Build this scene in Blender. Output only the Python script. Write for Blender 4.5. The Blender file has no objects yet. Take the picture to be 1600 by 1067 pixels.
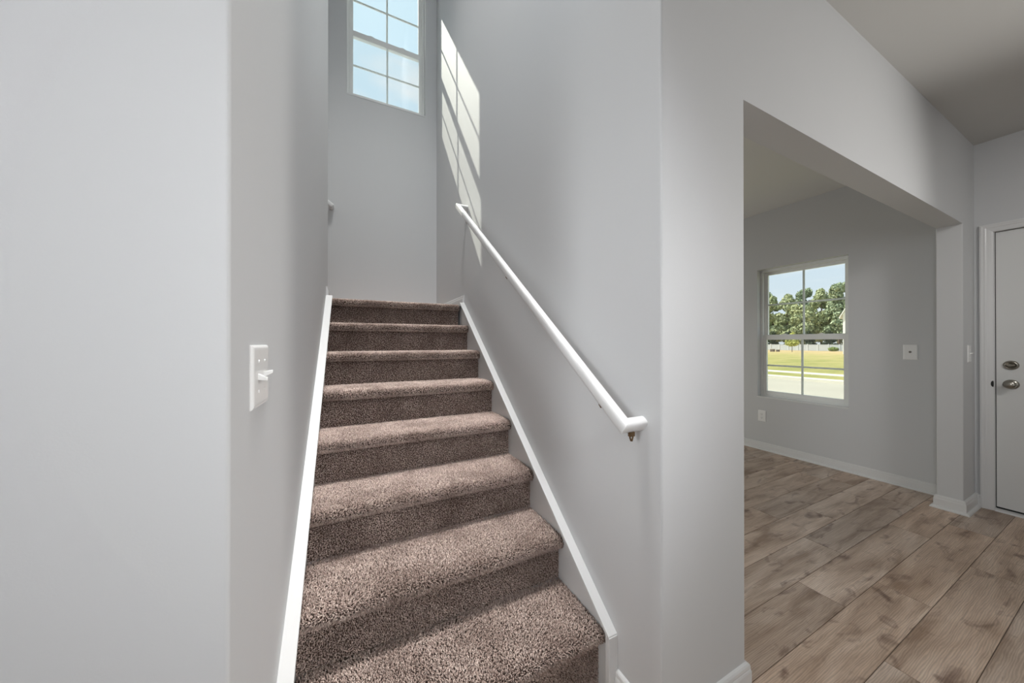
import bpy, bmesh, math, random
import numpy as np
from mathutils import Vector, Matrix

C = bpy.context.scene.collection
scn = bpy.context.scene
random.seed(7)
RNG = np.random.default_rng(11)

# ------------------------------------------------------------------ camera
cam_d = bpy.data.cameras.new('camera')
cam_d.sensor_width = 36.0
cam_d.lens = 503.92 * 36.0 / 1600.0
cam_d.clip_start = 0.02
cam_d.clip_end = 600
cam = bpy.data.objects.new('camera', cam_d)
C.objects.link(cam)
cam.location = (0, -0.6606, 1.2298)
cam.rotation_euler = (math.radians(90) + 0.00271, 0, -0.45337)
scn.camera = cam

# ------------------------------------------------------------------ exposure
vs = scn.view_settings
vs.view_transform = 'Standard'
vs.look = 'None'
vs.exposure = 0.2
vs.gamma = 1.0
vs.use_curve_mapping = False

# ------------------------------------------------------------------ sky
world = bpy.data.worlds.new('sky')
scn.world = world
world.use_nodes = True
wn = world.node_tree
wn.nodes.clear()
w_out = wn.nodes.new('ShaderNodeOutputWorld')
w_bg = wn.nodes.new('ShaderNodeBackground')
w_tc = wn.nodes.new('ShaderNodeTexCoord')
w_sep = wn.nodes.new('ShaderNodeSeparateXYZ')
w_ramp = wn.nodes.new('ShaderNodeValToRGB')
w_ramp.color_ramp.elements[0].position = 0.0
w_ramp.color_ramp.elements[0].color = (0.76, 0.83, 0.88, 1)
w_ramp.color_ramp.elements[1].position = 0.75
w_ramp.color_ramp.elements[1].color = (0.70, 0.90, 1.02, 1)
e = w_ramp.color_ramp.elements.new(0.30)
e.color = (0.62, 0.78, 0.93, 1)
w_map = wn.nodes.new('ShaderNodeMapping')
w_map.inputs['Scale'].default_value = (2.2, 2.2, 7.0)
w_noise = wn.nodes.new('ShaderNodeTexNoise')
w_noise.inputs['Scale'].default_value = 1.6
w_noise.inputs['Detail'].default_value = 6
w_cr = wn.nodes.new('ShaderNodeValToRGB')
w_cr.color_ramp.elements[0].position = 0.47
w_cr.color_ramp.elements[0].color = (0, 0, 0, 1)
w_cr.color_ramp.elements[1].position = 0.66
w_cr.color_ramp.elements[1].color = (1, 1, 1, 1)
w_mix = wn.nodes.new('ShaderNodeMixRGB')
w_mix.inputs['Color2'].default_value = (0.92, 0.95, 0.97, 1)
wn.links.new(w_tc.outputs['Generated'], w_sep.inputs[0])
wn.links.new(w_sep.outputs['Z'], w_ramp.inputs[0])
wn.links.new(w_tc.outputs['Generated'], w_map.inputs[0])
wn.links.new(w_map.outputs[0], w_noise.inputs['Vector'])
wn.links.new(w_noise.outputs['Fac'], w_cr.inputs[0])
wn.links.new(w_cr.outputs[0], w_mix.inputs['Fac'])
wn.links.new(w_ramp.outputs[0], w_mix.inputs['Color1'])
wn.links.new(w_mix.outputs[0], w_bg.inputs[0])
wn.links.new(w_bg.outputs[0], w_out.inputs[0])
w_bg.inputs['Strength'].default_value = 0.92

# ------------------------------------------------------------------ sun
SUN_DIR = Vector((1.0, -1.8, -2.48)).normalized()
sun_d = bpy.data.lights.new('sun', 'SUN')
sun_d.energy = 5.6
sun_d.angle = math.radians(0.53)
sun_d.color = (1.0, 0.965, 0.85)
sun = bpy.data.objects.new('sun', sun_d)
C.objects.link(sun)
sun.rotation_euler = SUN_DIR.to_track_quat('-Z', 'Y').to_euler()


def area(name, loc, target, sx, sy, power, color=(1, 1, 1), spread=180):
    d = bpy.data.lights.new(name, 'AREA')
    d.shape = 'RECTANGLE'
    d.size = sx
    d.size_y = sy
    d.energy = power
    d.color = color
    d.spread = math.radians(spread)
    o = bpy.data.objects.new(name, d)
    C.objects.link(o)
    o.location = loc
    o.rotation_euler = (Vector(target) - Vector(loc)).to_track_quat('-Z', 'Y').to_euler()
    return o


# area lights added out of view, standing in for lamps and daylight elsewhere
area('hall_ceiling_fill', (-1.0, -1.05, 2.66), (-0.75, -0.8, 0), 1.0, 0.9, 9.5, (0.90, 0.95, 1.0))  # no known fixture; added to brighten the walls around the stair mouth
area('rear_fill', (-0.6, -4.6, 1.25), (0.4, 0, 1.1), 3.0, 2.1, 18, (0.90, 0.955, 1.0))  # added fill in place of daylight from the unseen rooms behind
area('stair_mouth_fill', (0.3, -2.7, 2.66), (0.31, 1.2, 0.9), 0.35, 0.35, 2.9, (0.96, 0.98, 1.0), 36)  # added spot into the stairs, lifting risers and treads
area('hall_left_fill', (-2.9, -1.4, 1.9), (0.81, 0.30, 1.3), 0.8, 1.0, 3.3, (0.94, 0.97, 1.0), 46)  # added from the left to brighten the front of the right stair wall
area('hall_right_fill', (1.9, -2.0, 2.0), (-0.14, 0.6, 0.6), 0.6, 0.6, 1.0, (0.98, 0.985, 1.0), 36)  # added from the right to brighten the left stair wall
area('foyer_side_light', (3.6, -1.5, 2.0), (0.5, -0.5, 1.6), 0.7, 0.9, 18, (1.0, 0.985, 0.96), 120)
area('foyer_door_fill', (2.5, -1.6, 2.66), (4.15, -0.1, 1.5), 0.5, 0.5, 3.7, (1.0, 0.985, 0.96), 80)  # added to brighten the door wall and the stub beside it
area('dining_fill', (2.4, 3.4, 0.75), (3.0, 0.8, 0.8), 1.8, 1.0, 17, (0.98, 1.0, 0.95))  # added fill for the dining room; the end wall has no opening
area('upstairs_fill', (0.32, 0.42, 6.93), (0.32, 0.78, 0), 0.8, 0.7, 46, (1.0, 0.99, 0.97), 72)  # added overhead fill so that the tread tops come out bright
area('landing_fill', (-1.4, 2.5, 3.3), (0.8, 1.9, 2.2), 0.5, 1.0, 4.5, (1.0, 1.0, 0.97))  # added to brighten the deep end of the stairwell

# ------------------------------------------------------------------ measures
XL, XR = -0.1795, 0.8121
XF = 4.2137
YB = 2.9146
YLF = 2.0621
T = 0.1195
HALL_Z = 2.720
HEAD_Z = 2.0826
X1, X2 = 1.2304, 3.9125
TOP_Z = 7.0
RISE, RUN = 0.19, 0.2523
YN = 0.2274
ZT = 0.03
LAND_Z = 8 * RISE + ZT


# ------------------------------------------------------------------ materials
def mat(name, color, rough=0.6, metallic=0.0, bump=0.0, bump_scale=200.0, spec=0.5, var=0.0, var_scale=3.0):
    m = bpy.data.materials.new(name)
    m.use_nodes = True
    nt = m.node_tree
    b = nt.nodes['Principled BSDF']
    b.inputs['Base Color'].default_value = (*color, 1)
    b.inputs['Roughness'].default_value = rough
    b.inputs['Metallic'].default_value = metallic
    b.inputs['Specular IOR Level'].default_value = spec
    tc = nt.nodes.new('ShaderNodeTexCoord')
    n = nt.nodes.new('ShaderNodeTexNoise')
    n.inputs['Scale'].default_value = bump_scale
    n.inputs['Detail'].default_value = 3
    nt.links.new(tc.outputs['Object'], n.inputs['Vector'])
    if bump > 0:
        bp = nt.nodes.new('ShaderNodeBump')
        bp.inputs['Strength'].default_value = bump
        bp.inputs['Distance'].default_value = 0.002
        nt.links.new(n.outputs['Fac'], bp.inputs['Height'])
        nt.links.new(bp.outputs['Normal'], b.inputs['Normal'])
    if var > 0:
        n2 = nt.nodes.new('ShaderNodeTexNoise')
        n2.inputs['Scale'].default_value = var_scale
        n2.inputs['Detail'].default_value = 4
        nt.links.new(tc.outputs['Object'], n2.inputs['Vector'])
        mx = nt.nodes.new('ShaderNodeMixRGB')
        mx.inputs['Color1'].default_value = (*[c * (1 - var) for c in color], 1)
        mx.inputs['Color2'].default_value = (*[min(1, c * (1 + var)) for c in color], 1)
        nt.links.new(n2.outputs['Fac'], mx.inputs['Fac'])
        nt.links.new(mx.outputs[0], b.inputs['Base Color'])
    return m


M = {}
M['wall'] = mat('grey_wall_paint', (0.60, 0.605, 0.61), 0.62, bump=0.08, bump_scale=260, spec=0.3)
M['ceiling'] = mat('ceiling_paint', (0.66, 0.655, 0.63), 0.8, bump=0.1, bump_scale=180, spec=0.2)
M['trim'] = mat('white_trim_paint', (0.70, 0.70, 0.695), 0.32, bump=0.03, bump_scale=90)
M['door'] = mat('white_door_paint', (0.72, 0.725, 0.715), 0.4, bump=0.04, bump_scale=120)
M['vinyl'] = mat('white_window_vinyl', (0.80, 0.81, 0.79), 0.35, bump=0.02, bump_scale=90)
M['plastic'] = mat('white_switch_plastic', (0.84, 0.84, 0.83), 0.25)
M['slot'] = mat('dark_slot', (0.05, 0.05, 0.05), 0.5)
M['nickel'] = mat('satin_nickel', (0.36, 0.34, 0.30), 0.28, metallic=1.0, bump=0.05, bump_scale=500)
M['screw'] = mat('white_screw', (0.86, 0.86, 0.86), 0.2)
M['bronze'] = mat('brown_bracket_metal', (0.16, 0.10, 0.05), 0.4, metallic=0.8)
M['rubber'] = mat('black_weatherstrip', (0.012, 0.012, 0.012), 0.7)
M['coax'] = mat('dark_jack', (0.18, 0.17, 0.15), 0.4, metallic=0.5)
M['backing'] = mat('carpet_backing', (0.085, 0.058, 0.048), 0.95, spec=0.05)
M['asphalt'] = mat('pale_road_asphalt', (0.46, 0.42, 0.35), 0.9, var=0.15, var_scale=0.6)
M['concrete'] = mat('pale_concrete', (0.72, 0.68, 0.58), 0.9, var=0.1, var_scale=1.5)
M['fence'] = mat('white_vinyl_fence', (0.54, 0.57, 0.60), 0.5)
M['fence_post'] = mat('white_vinyl_post', (0.66, 0.69, 0.72), 0.5)
M['bark'] = mat('bark', (0.16, 0.12, 0.09), 0.9, var=0.3, var_scale=4)
M['siding'] = mat('white_siding', (0.78, 0.78, 0.78), 0.6)
M['roofing'] = mat('grey_roofing', (0.2, 0.19, 0.18), 0.8)
M['utility'] = mat('brown_grey_box', (0.16, 0.13, 0.11), 0.7)


def glass_mat(name, tint):
    m = bpy.data.materials.new(name)
    m.use_nodes = True
    nt = m.node_tree
    nt.nodes.clear()
    out = nt.nodes.new('ShaderNodeOutputMaterial')
    tr = nt.nodes.new('ShaderNodeBsdfTransparent')
    tr.inputs[0].default_value = (*tint, 1)
    gl = nt.nodes.new('ShaderNodeBsdfGlossy')
    gl.inputs['Roughness'].default_value = 0.02
    fr = nt.nodes.new('ShaderNodeFresnel')
    # the same air-to-glass reflectance on both faces of the pane
    ge = nt.nodes.new('ShaderNodeNewGeometry')
    io = nt.nodes.new('ShaderNodeMapRange')
    io.inputs['To Min'].default_value = 1.45
    io.inputs['To Max'].default_value = 1 / 1.45
    nt.links.new(ge.outputs['Backfacing'], io.inputs[0])
    nt.links.new(io.outputs[0], fr.inputs['IOR'])
    mx = nt.nodes.new('ShaderNodeMixShader')
    nt.links.new(fr.outputs[0], mx.inputs[0])
    nt.links.new(tr.outputs[0], mx.inputs[1])
    nt.links.new(gl.outputs[0], mx.inputs[2])
    nt.links.new(mx.outputs[0], out.inputs[0])
    return m


M['glass'] = glass_mat('window_glass', (0.97, 0.99, 0.98))


def screen_mat():
    m = bpy.data.materials.new('insect_screen_mesh')
    m.use_nodes = True
    nt = m.node_tree
    nt.nodes.clear()
    out = nt.nodes.new('ShaderNodeOutputMaterial')
    tr = nt.nodes.new('ShaderNodeBsdfTransparent')
    df = nt.nodes.new('ShaderNodeBsdfDiffuse')
    df.inputs[0].default_value = (0.35, 0.37, 0.40, 1)
    mx = nt.nodes.new('ShaderNodeMixShader')
    mx.inputs[0].default_value = 0.075
    nt.links.new(tr.outputs[0], mx.inputs[1])
    nt.links.new(df.outputs[0], mx.inputs[2])
    nt.links.new(mx.outputs[0], out.inputs[0])
    return m


M['screen'] = screen_mat()


def carpet_mat():
    m = bpy.data.materials.new('heathered_brown_carpet_pile')
    m.use_nodes = True
    nt = m.node_tree
    b = nt.nodes['Principled BSDF']
    b.inputs['Roughness'].default_value = 0.9
    b.inputs['Specular IOR Level'].default_value = 0.12
    b.inputs['Sheen Weight'].default_value = 0.1
    b.inputs['Sheen Roughness'].default_value = 0.5
    geo = nt.nodes.new('ShaderNodeNewGeometry')
    ramp = nt.nodes.new('ShaderNodeValToRGB')
    cr = ramp.color_ramp
    cr.elements[0].position = 0.0
    cr.elements[0].color = (0.33, 0.24, 0.205, 1)
    cr.elements[1].position = 1.0
    cr.elements[1].color = (0.92, 0.78, 0.70, 1)
    e = cr.elements.new(0.35)
    e.color = (0.58, 0.45, 0.395, 1)
    e = cr.elements.new(0.75)
    e.color = (0.70, 0.565, 0.50, 1)
    nt.links.new(geo.outputs['Random Per Island'], ramp.inputs[0])
    tc = nt.nodes.new('ShaderNodeTexCoord')
    n = nt.nodes.new('ShaderNodeTexNoise')
    n.inputs['Scale'].default_value = 7.0
    n.inputs['Detail'].default_value = 4
    nt.links.new(tc.outputs['Object'], n.inputs['Vector'])
    r2 = nt.nodes.new('ShaderNodeValToRGB')
    r2.color_ramp.elements[0].position = 0.36
    r2.color_ramp.elements[0].color = (0.68, 0.65, 0.635, 1)
    r2.color_ramp.elements[1].position = 0.62
    r2.color_ramp.elements[1].color = (1.0, 1.0, 1.0, 1)
    nt.links.new(n.outputs['Fac'], r2.inputs[0])
    mx = nt.nodes.new('ShaderNodeMixRGB')
    mx.blend_type = 'MULTIPLY'
    mx.inputs['Fac'].default_value = 1.0
    nt.links.new(ramp.outputs[0], mx.inputs['Color1'])
    nt.links.new(r2.outputs[0], mx.inputs['Color2'])
    nt.links.new(mx.outputs[0], b.inputs['Base Color'])
    return m


M['carpet'] = carpet_mat()


def plank_mat():
    # each plank carries its own UV offset, so the grain differs from board to board
    m = bpy.data.materials.new('brown_grey_vinyl_planks')
    m.use_nodes = True
    nt = m.node_tree
    L = nt.links
    b = nt.nodes['Principled BSDF']
    uv = nt.nodes.new('ShaderNodeUVMap')
    uv.uv_map = 'UVMap'
    at = nt.nodes.new('ShaderNodeAttribute')
    at.attribute_name = 'tone'
    mp = nt.nodes.new('ShaderNodeMapping')
    mp.inputs['Scale'].default_value = (1.0, 6.0, 1.0)
    L.new(uv.outputs[0], mp.inputs[0])
    # broad clouding along the board
    n1 = nt.nodes.new('ShaderNodeTexNoise')
    n1.inputs['Scale'].default_value = 2.0
    n1.inputs['Detail'].default_value = 5
    n1.inputs['Distortion'].default_value = 0.6
    L.new(mp.outputs[0], n1.inputs['Vector'])
    # cathedral grain lines
    mp2 = nt.nodes.new('ShaderNodeMapping')
    mp2.inputs['Scale'].default_value = (1.5, 10.0, 1.0)
    L.new(uv.outputs[0], mp2.inputs[0])
    wv = nt.nodes.new('ShaderNodeTexWave')
    wv.wave_type = 'BANDS'
    wv.bands_direction = 'Y'
    wv.inputs['Scale'].default_value = 5.0
    wv.inputs['Distortion'].default_value = 10.0
    wv.inputs['Detail'].default_value = 2.5
    wv.inputs['Detail Scale'].default_value = 0.8
    wv.inputs['Detail Roughness'].default_value = 0.55
    L.new(mp2.outputs[0], wv.inputs['Vector'])
    # fine fibre streaks
    mp3 = nt.nodes.new('ShaderNodeMapping')
    mp3.inputs['Scale'].default_value = (5.0, 160.0, 1.0)
    L.new(uv.outputs[0], mp3.inputs[0])
    n3 = nt.nodes.new('ShaderNodeTexNoise')
    n3.inputs['Scale'].default_value = 1.0
    n3.inputs['Detail'].default_value = 4
    L.new(mp3.outputs[0], n3.inputs['Vector'])
    # knots and dark smudges
    mp4 = nt.nodes.new('ShaderNodeMapping')
    mp4.inputs['Scale'].default_value = (1.0, 2.2, 1.0)
    L.new(uv.outputs[0], mp4.inputs[0])
    n4 = nt.nodes.new('ShaderNodeTexNoise')
    n4.inputs['Scale'].default_value = 6.5
    n4.inputs['Detail'].default_value = 6
    n4.inputs['Distortion'].default_value = 0.8
    L.new(mp4.outputs[0], n4.inputs['Vector'])
    base = nt.nodes.new('ShaderNodeValToRGB')
    cr = base.color_ramp
    cr.elements[0].position = 0.30
    cr.elements[0].color = (0.33, 0.225, 0.155, 1)
    cr.elements[1].position = 0.72
    cr.elements[1].color = (0.73, 0.59, 0.485, 1)
    e = cr.elements.new(0.5)
    e.color = (0.55, 0.415, 0.32, 1)
    L.new(n1.outputs['Fac'], base.inputs[0])
    g = nt.nodes.new('ShaderNodeMixRGB')
    g.blend_type = 'MULTIPLY'
    g.inputs['Fac'].default_value = 0.22
    L.new(base.outputs[0], g.inputs['Color1'])
    L.new(wv.outputs['Color'], g.inputs['Color2'])
    f = nt.nodes.new('ShaderNodeMixRGB')
    f.blend_type = 'OVERLAY'
    f.inputs['Fac'].default_value = 0.35
    L.new(g.outputs[0], f.inputs['Color1'])
    L.new(n3.outputs['Fac'], f.inputs['Color2'])
    kr = nt.nodes.new('ShaderNodeValToRGB')
    kr.color_ramp.elements[0].position = 0.27
    kr.color_ramp.elements[0].color = (0.42, 0.36, 0.34, 1)
    kr.color_ramp.elements[1].position = 0.43
    kr.color_ramp.elements[1].color = (1, 1, 1, 1)
    L.new(n4.outputs['Fac'], kr.inputs[0])
    k = nt.nodes.new('ShaderNodeMixRGB')
    k.blend_type = 'MULTIPLY'
    k.inputs['Fac'].default_value = 1.0
    L.new(f.outputs[0], k.inputs['Color1'])
    L.new(kr.outputs[0], k.inputs['Color2'])
    tn = nt.nodes.new('ShaderNodeMixRGB')
    tn.blend_type = 'MULTIPLY'
    tn.inputs['Fac'].default_value = 1.0
    L.new(k.outputs[0], tn.inputs['Color1'])
    L.new(at.outputs['Color'], tn.inputs['Color2'])
    L.new(tn.outputs[0], b.inputs['Base Color'])
    b.inputs['Roughness'].default_value = 0.42
    b.inputs['Specular IOR Level'].default_value = 0.45
    bp = nt.nodes.new('ShaderNodeBump')
    bp.inputs['Strength'].default_value = 0.25
    bp.inputs['Distance'].default_value = 0.001
    L.new(wv.outputs['Fac'], bp.inputs['Height'])
    L.new(bp.outputs['Normal'], b.inputs['Normal'])
    return m


M['plank'] = plank_mat()


def lawn_mat():
    m = bpy.data.materials.new('patchy_lawn')
    m.use_nodes = True
    nt = m.node_tree
    L = nt.links
    b = nt.nodes['Principled BSDF']
    b.inputs['Roughness'].default_value = 0.95
    b.inputs['Specular IOR Level'].default_value = 0.05
    tc = nt.nodes.new('ShaderNodeTexCoord')
    mp = nt.nodes.new('ShaderNodeMapping')
    mp.inputs['Scale'].default_value = (0.25, 0.7, 1)
    L.new(tc.outputs['Object'], mp.inputs[0])
    n = nt.nodes.new('ShaderNodeTexNoise')
    n.inputs['Scale'].default_value = 1.0
    n.inputs['Detail'].default_value = 8
    L.new(mp.outputs[0], n.inputs['Vector'])
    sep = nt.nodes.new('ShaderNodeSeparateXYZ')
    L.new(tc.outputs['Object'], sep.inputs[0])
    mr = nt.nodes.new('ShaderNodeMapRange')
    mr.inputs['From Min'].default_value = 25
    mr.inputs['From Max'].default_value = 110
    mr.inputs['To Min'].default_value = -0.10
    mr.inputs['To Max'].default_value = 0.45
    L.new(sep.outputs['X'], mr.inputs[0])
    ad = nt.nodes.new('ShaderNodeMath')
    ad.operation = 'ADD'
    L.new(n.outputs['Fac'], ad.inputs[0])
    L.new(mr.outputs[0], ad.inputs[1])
    r = nt.nodes.new('ShaderNodeValToRGB')
    r.color_ramp.elements[0].position = 0.3
    r.color_ramp.elements[0].color = (0.28, 0.28, 0.09, 1)
    r.color_ramp.elements[1].position = 0.95
    r.color_ramp.elements[1].color = (0.56, 0.41, 0.23, 1)
    e = r.color_ramp.elements.new(0.6)
    e.color = (0.42, 0.37, 0.15, 1)
    L.new(ad.outputs[0], r.inputs[0])
    L.new(r.outputs[0], b.inputs['Base Color'])
    return m


M['lawn'] = lawn_mat()


def leaf_mat(name, a, bcol):
    m = bpy.data.materials.new(name)
    m.use_nodes = True
    nt = m.node_tree
    b = nt.nodes['Principled BSDF']
    b.inputs['Roughness'].default_value = 0.8
    b.inputs['Specular IOR Level'].default_value = 0.1
    geo = nt.nodes.new('ShaderNodeNewGeometry')
    r = nt.nodes.new('ShaderNodeValToRGB')
    r.color_ramp.elements[0].color = (*a, 1)
    r.color_ramp.elements[1].color = (*bcol, 1)
    nt.links.new(geo.outputs['Random Per Island'], r.inputs[0])
    nt.links.new(r.outputs[0], b.inputs['Base Color'])
    return m


M['leaf'] = leaf_mat('green_leaves', (0.28, 0.33, 0.19), (0.60, 0.62, 0.37))
M['pine'] = leaf_mat('pine_needles', (0.20, 0.26, 0.17), (0.46, 0.52, 0.34))
M['young'] = leaf_mat('yellow_green_leaves', (0.36, 0.40, 0.10), (0.62, 0.62, 0.22))
M['under'] = leaf_mat('shade_darkened_leaves', (0.06, 0.08, 0.055), (0.15, 0.18, 0.115))  # shade under the trees put into the leaf colour; sun reaches these bushes
M['shrub'] = leaf_mat('shrub_leaves', (0.16, 0.22, 0.07), (0.34, 0.4, 0.14))


# ------------------------------------------------------------------ helpers
def thing(name, label=None, cat=None, loc=(0, 0, 0), group=None, kind=None):
    o = bpy.data.objects.new(name, None)
    o.empty_display_size = 0.1
    o.location = loc
    C.objects.link(o)
    tag(o, label, cat, group, kind)
    return o


def tag(o, label=None, cat=None, group=None, kind=None):
    if label:
        o['label'] = label
    if cat:
        o['category'] = cat
    if group:
        o['group'] = group
    if kind:
        o['kind'] = kind
    return o


def obj(name, bm, material, parent=None, smooth=False, bevel=0.0, segs=2):
    bmesh.ops.recalc_face_normals(bm, faces=bm.faces)
    if smooth:
        for f in bm.faces:
            f.smooth = True
    me = bpy.data.meshes.new(name)
    bm.to_mesh(me)
    bm.free()
    for mm in (material if isinstance(material, (list, tuple)) else [material]):
        me.materials.append(mm)
    o = bpy.data.objects.new(name, me)
    C.objects.link(o)
    if parent is not None:
        o.parent = parent
        # geometry is written in world coordinates; keep it there
        o.matrix_parent_inverse = Matrix.Translation(parent_origin(parent)).inverted()
    if bevel > 0:
        md = o.modifiers.new('bevel', 'BEVEL')
        md.width = bevel
        md.segments = segs
        md.limit_method = 'ANGLE'
        md.angle_limit = math.radians(40)
    return o


def parent_origin(p):
    # things are Empties at their base; parts are meshes written in world coordinates
    return p.location.copy() if p.type == 'EMPTY' else Vector((0, 0, 0))


def struct(name, bm, m, **k):
    o = obj(name, bm, m, **k)
    if k.get('parent') is None:
        o['kind'] = 'structure'
    return o


def B():
    return bmesh.new()


def box(bm, x0, x1, y0, y1, z0, z1):
    vs_ = [bm.verts.new(p) for p in
           [(x0, y0, z0), (x1, y0, z0), (x1, y1, z0), (x0, y1, z0),
            (x0, y0, z1), (x1, y0, z1), (x1, y1, z1), (x0, y1, z1)]]
    for f in [(0, 3, 2, 1), (4, 5, 6, 7), (0, 1, 5, 4), (1, 2, 6, 5), (2, 3, 7, 6), (3, 0, 4, 7)]:
        bm.faces.new([vs_[i] for i in f])


def prism(bm, pts, axis, a, b):
    """pts: 2-D outline; axis: the extrusion axis (the outline uses the other two in order)."""
    def P(p, t):
        if axis == 'x':
            return (t, p[0], p[1])
        if axis == 'y':
            return (p[0], t, p[1])
        return (p[0], p[1], t)
    v0 = [bm.verts.new(P(p, a)) for p in pts]
    v1 = [bm.verts.new(P(p, b)) for p in pts]
    n = len(pts)
    bm.faces.new(v0)
    bm.faces.new(list(reversed(v1)))
    for i in range(n):
        bm.faces.new([v0[i], v0[(i + 1) % n], v1[(i + 1) % n], v1[i]])


def rounded(pts, radii, n=5):
    """round chosen corners of a plan outline (drywall corner bead)."""
    out = []
    N = len(pts)
    for i, (p, r) in enumerate(zip(pts, radii)):
        if r <= 0:
            out.append(p)
            continue
        a = Vector(pts[i - 1]) - Vector(p)
        c = Vector(pts[(i + 1) % N]) - Vector(p)
        a.normalize()
        c.normalize()
        p = Vector(p)
        cen = p + (a + c) * r
        s = p + a * r - cen
        t = p + c * r - cen
        for k in range(n + 1):
            u = k / n * math.pi / 2
            q = cen + s * math.cos(u) + t * math.sin(u)
            out.append((q.x, q.y))
    return out


def lathe(bm, prof, origin, axis, n=24):
    """prof: (radius, distance along axis)."""
    ax = Vector(axis).normalized()
    t = Vector((0, 0, 1)) if abs(ax.z) < 0.9 else Vector((1, 0, 0))
    u = ax.cross(t).normalized()
    w = ax.cross(u)
    rings = []
    for r, d in prof:
        c = Vector(origin) + ax * d
        if r < 1e-6:
            rings.append([bm.verts.new(c)])
        else:
            rings.append([bm.verts.new(c + u * r * math.cos(2 * math.pi * k / n) + w * r * math.sin(2 * math.pi * k / n)) for k in range(n)])
    for a, b in zip(rings, rings[1:]):
        for k in range(n):
            k2 = (k + 1) % n
            if len(a) == 1 and len(b) == 1:
                continue
            if len(a) == 1:
                bm.faces.new([a[0], b[k2], b[k]])
            elif len(b) == 1:
                bm.faces.new([a[k], a[k2], b[0]])
            else:
                bm.faces.new([a[k], a[k2], b[k2], b[k]])
    for r in (rings[0], rings[-1]):
        if len(r) > 1:
            bm.faces.new(r)


def tube(bm, pts, r, n=10):
    pts = [Vector(p) for p in pts]
    rings = []
    prev = None
    for i, p in enumerate(pts):
        d = (pts[min(i + 1, len(pts) - 1)] - pts[max(i - 1, 0)]).normalized()
        if prev is None:
            t = Vector((0, 0, 1)) if abs(d.z) < 0.9 else Vector((1, 0, 0))
            u = d.cross(t).normalized()
        else:
            u = (prev - d * prev.dot(d)).normalized()
        prev = u
        w = d.cross(u)
        rr = r[i] if isinstance(r, (list, tuple)) else r
        rings.append([bm.verts.new(p + u * rr * math.cos(2 * math.pi * k / n) + w * rr * math.sin(2 * math.pi * k / n)) for k in range(n)])
    for a, b in zip(rings, rings[1:]):
        for k in range(n):
            bm.faces.new([a[k], a[(k + 1) % n], b[(k + 1) % n], b[k]])
    bm.faces.new(rings[0])
    bm.faces.new(rings[-1])


def run_profile(bm, path, prof, z0=0.0):
    """sweep a moulding profile (offset, height) along a plan polyline; the offset goes to the right-hand side."""
    P = [Vector(p) for p in path]
    rings = []
    for i, p in enumerate(P):
        ns = []
        if i > 0:
            d = (P[i] - P[i - 1]).normalized()
            ns.append(Vector((d.y, -d.x)))
        if i < len(P) - 1:
            d = (P[i + 1] - P[i]).normalized()
            ns.append(Vector((d.y, -d.x)))
        if len(ns) == 2:
            mvec = ns[0] + ns[1]
            mvec = mvec / max(0.2, mvec.dot(ns[0]))
        else:
            mvec = ns[0]
        rings.append([bm.verts.new((p.x + mvec.x * o, p.y + mvec.y * o, z0 + h)) for o, h in prof])
    n = len(prof)
    for a, b in zip(rings, rings[1:]):
        for k in range(n):
            bm.faces.new([a[k], a[(k + 1) % n], b[(k + 1) % n], b[k]])
    bm.faces.new(rings[0])
    bm.faces.new(list(reversed(rings[-1])))


def base_prof(h, shoe=True):
    p = [(0.0, 0.0)]
    if shoe:
        p += [(0.030, 0.0), (0.0295, 0.006), (0.0265, 0.012), (0.021, 0.0165), (0.014, 0.018)]
    else:
        p += [(0.014, 0.0)]
    p += [(0.014, h - 0.030), (0.0125, h - 0.024), (0.011, h - 0.021), (0.0115, h - 0.016), (0.0105, h - 0.008), (0.007, h - 0.003), (0.0, h)]
    return p


# ------------------------------------------------------------------ room shell
GAP = 0.004
W = M['wall']

# floor boards: one mesh, every board a thin bevelled panel with its own grain offset
PW, PL = 0.178, 1.20
ROW0 = -0.345
JOINT = {0: 0.64, 1: 0.01, 2: 0.85, 3: 0.15, 4: 0.60}


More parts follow.
